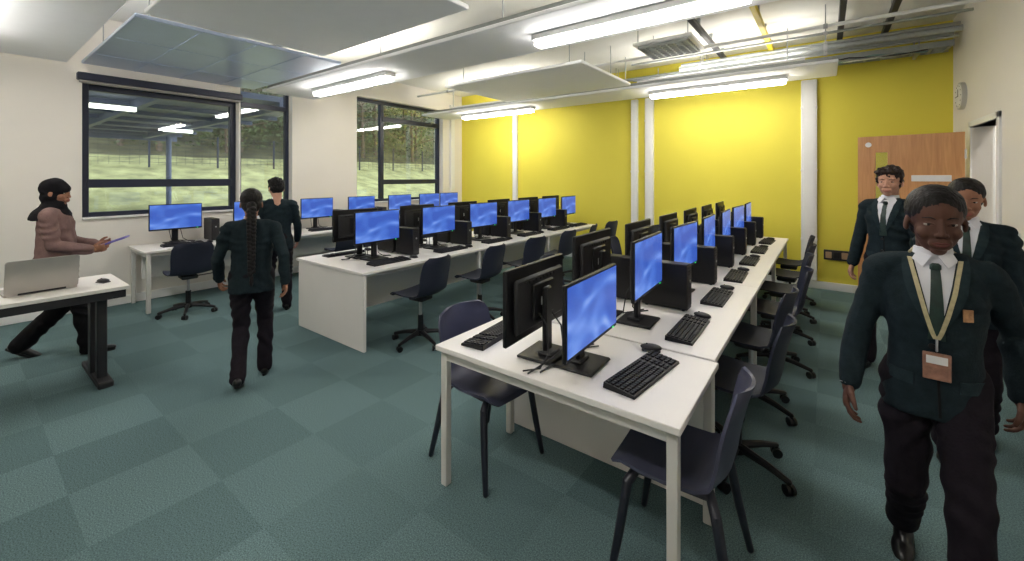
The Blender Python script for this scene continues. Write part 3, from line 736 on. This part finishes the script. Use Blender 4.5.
put('computer_monitor',MONL,(-.85,1.76,DZT),.04)
put('keyboard',KB,(-.64,1.82,DZT),-.12); put('computer_mouse',MOUSE,(-.70,2.10,DZT),.3)
put('computer_monitor',MONB,(-1.16,1.74,DZT),PI+.06); put('keyboard',KB,(-1.46,1.80,DZT),PI+.1)
for i,y in enumerate((2.48,3.30,4.10,4.90,5.70,6.50)):
    station(-.84,y,1,rz=random.uniform(-.05,.05),kx=.22)
    station(-1.20,y-.02,-1,tower=i>0,toff=-.38,rz=random.uniform(-.05,.05),kx=.2,ms=-1)
for i,y in enumerate((2.68,3.55,4.38,5.2,6.02,6.76)):
    station(-3.76,y,1,tower=i<5,rz=random.uniform(-.05,.05),kx=.2,toff=.40,ms=1 if i<5 else -1)
    station(-4.14,y-.02,-1,tower=i<5,toff=.42,rz=random.uniform(-.05,.05),kx=.2,ms=-1 if i<5 else 1)
for i,y in enumerate((1.76,2.7,3.66,4.5,5.36,6.14)):
    station(-6.80,y,1,tower=i<5,rz=random.uniform(-.05,.05),kx=.22,toff=.40)
put('computer_monitor',MON,(-6.80,6.72,DZT),.0)
mb=MB()
for i in range(3):
    y0=1.56+i*.05; mb.tube([(-1.01+.006*i,y0,.006+DZT),(-1.0,y0+.16,.006+DZT),(-1.012+.01*i,y0+.30,.006+DZT),(-1.0,2.11,.006+DZT)],.0045,'black2',6)
put('desk_cables',mb)

# chairs
def shell(mb,zs=0.0,k='navy'):
    prof=[(.225,.425,.15),(.215,.447,.185),(.17,.457,.205),(.10,.452,.215),(.0,.444,.215),(-.10,.446,.208),(-.165,.462,.20),(-.20,.50,.197),(-.215,.56,.197),(-.225,.63,.20),(-.24,.70,.20),(-.255,.76,.195),(-.268,.80,.175),(-.274,.822,.13)]
    g=[]
    for i,(x,z,w_) in enumerate(prof):
        row=[]
        for j in range(11):
            t_=(j-5)/5; back=i>=7
            dx=.045*t_*t_ if back else (.02*t_*t_ if i>5 else 0); dzz=0 if back else .018*t_*t_*(1 if i>1 else .2)
            row.append(V((x+dx,w_*t_,z+dzz+zs)))
        g.append(row)
    mb.sheet(g,.012,k)
def poly_mesh():
    mb=MB(); shell(mb)
    for sx in (1,-1):
        for sy in (1,-1):
            mb.tube([(.13*sx-.01,.13*sy,.436),(.16*sx-.01,.185*sy,.39),(.19*sx-.015,.205*sy,.2),(.225*sx-.02,.225*sy,.014)],[.018,.020,.018,.014],'dkleg',10)
    mb.tube([(.12,-.15,.425),(-.14,-.15,.425)],.011,'dkleg',8); mb.tube([(.12,.15,.425),(-.14,.15,.425)],.011,'dkleg',8)
    return mb.mesh('school_chair')
def task_mesh():
    mb=MB(); shell(mb,.03,'blackpp')
    mb.b2((-.09,-.08,.415),(.09,.08,.462),'black2',.012)
    mb.cyl((0,0,.10),(0,0,.27),.027,'black'); mb.cyl((0,0,.27),(0,0,.43),.015,'steel')
    mb.tube([(0,-.05,.43),(.03,-.24,.43)],.007,'black2',8)
    mb.cyl((0,0,.075),(0,0,.125),.042,'black')
    for i in range(5):
        a_=i*2*PI/5+.3; c,s_=math.cos(a_),math.sin(a_)
        mb.tube([(c*.03,s_*.03,.105),(c*.16,s_*.16,.09),(c*.27,s_*.27,.066)],[.024,.019,.014],'black',8)
        mb.cyl((c*.27,s_*.27,.045),(c*.27,s_*.27,.07),.010,'black',n=10)
        b_=a_+1.1; q=V((math.cos(b_),math.sin(b_),0)); cc=V((c*.27,s_*.27,.027))
        mb.cyl(cc-q*.022,cc-q*.006,.026,'wheel',n=16); mb.cyl(cc+q*.006,cc+q*.022,.026,'wheel',n=16)
        mb.cyl(cc-q*.01,cc+q*.01,.008,'wheel',n=8)
    return mb.mesh('task_chair')
PC=poly_mesh(); TC=task_mesh()
put('school_chair',PC,(-.49,1.80,0),PI+.05)
put('school_chair',PC,(-1.54,1.84,0),-.1)
for y in (2.62,3.35,4.15,4.95,5.72,6.5): put('task_chair',TC,(-.38+random.uniform(-.04,.03),y,0),PI+random.uniform(-.12,.12))
for y in (3.4,4.15,4.95,5.75,6.5): put('task_chair',TC,(-1.88,y,0),random.uniform(-.3,.3))
for y in (2.72,3.58,4.42,5.22,6.02,6.78): put('task_chair',TC,(-3.16+random.uniform(-.06,.06),y,0),PI+random.uniform(-.3,.3))
for y in (3.55,4.4,5.2,6.0,6.75): put('task_chair',TC,(-4.86,y,0),random.uniform(-.3,.3))
for y in (1.66,3.62,4.5,5.36,6.14): put('task_chair',TC,(-5.98,y,0),PI+random.uniform(-.3,.3))

# teacher table + laptop
mb=MB(); z=.75
mb.b2((-5.05,-1.2,z-.028),(-4.38,.84,z),'white',.003); mb.b2((-5.03,-1.18,z-.09),(-4.98,.82,z-.03),'black2',.003); mb.b2((-4.45,-1.18,z-.09),(-4.40,.82,z-.03),'black2',.003)
for y in (-1.05,.70):
    mb.b2((-5.03,y-.04,z-.09),(-4.4,y+.04,z-.03),'black2',.003)
    mb.b2((-4.76,y-.045,.04),(-4.66,y+.045,z-.08),'black2',.006); mb.b2((-4.58,y-.03,.04),(-4.5,y+.03,z-.08),'black2',.006)
    mb.b2((-5.03,y-.045,.0),(-4.36,y+.045,.045),'black2',.008)
put('folding_table',mb)
def rrect(w_,h,r,n=5):
    P=[]
    for cx,cy,a0 in ((w_/2-r,h/2-r,0),(-w_/2+r,h/2-r,PI/2),(-w_/2+r,-h/2+r,PI),(w_/2-r,-h/2+r,3*PI/2)):
        for i in range(n+1): a_=a0+PI/2*i/n; P.append((cx+r*math.cos(a_),cy+r*math.sin(a_)))
    return P
mb=MB()
mb.prism(rrect(.26,.37,.02),0,.014,'silver',Matrix.Translation((-.13,0,.0)))
for r in range(5):
    for c in range(14): mb.b2((-.09-r*.02-.008,-.15+c*.0215,.014),(-.09-r*.02+.008,-.15+c*.0215+.018,.0165),'keys')
LM=Matrix.Translation((0.0,0,.012))@Matrix.Rotation(math.radians(12),4,'Y')@Matrix.Translation((0,0,.125))@Matrix.Rotation(PI/2,4,'Y')
mb.prism(rrect(.25,.37,.02),-.004,.004,'silver',LM)
mb.prism(rrect(.23,.345,.008),-.006,-.004,'screen',LM)
mb.cyl((0,-.12,.012),(0,.12,.012),.008,'keys')
put('laptop',mb.mesh('laptop'),(-4.62,.40,.7505),.08)
put('computer_mouse',MOUSE,(-4.66,.73,.7505),.4)

for o in PENDING: COL.objects.link(o)

# ------------------------------------------------------------------ world, camera
w=bpy.data.worlds.new('World'); scn.world=w; w.use_nodes=True
bg=w.node_tree.nodes['Background']; bg.inputs[0].default_value=(0.88,0.93,1.0,1); bg.inputs[1].default_value=2.5
cam=bpy.data.cameras.new('camera'); co=bpy.data.objects.new('camera',cam); COL.objects.link(co)
F=419.0; cam.sensor_width=36; cam.lens=F/1024*36; cam.shift_y=-(280.5-177)/1024; cam.clip_start=.05
co.location=(0,0,1.6); co.rotation_euler=(PI/2,0,math.radians(36.8)); scn.camera=co
scn.view_settings.view_transform='Standard'; scn.view_settings.look='None'; scn.view_settings.exposure=0.1
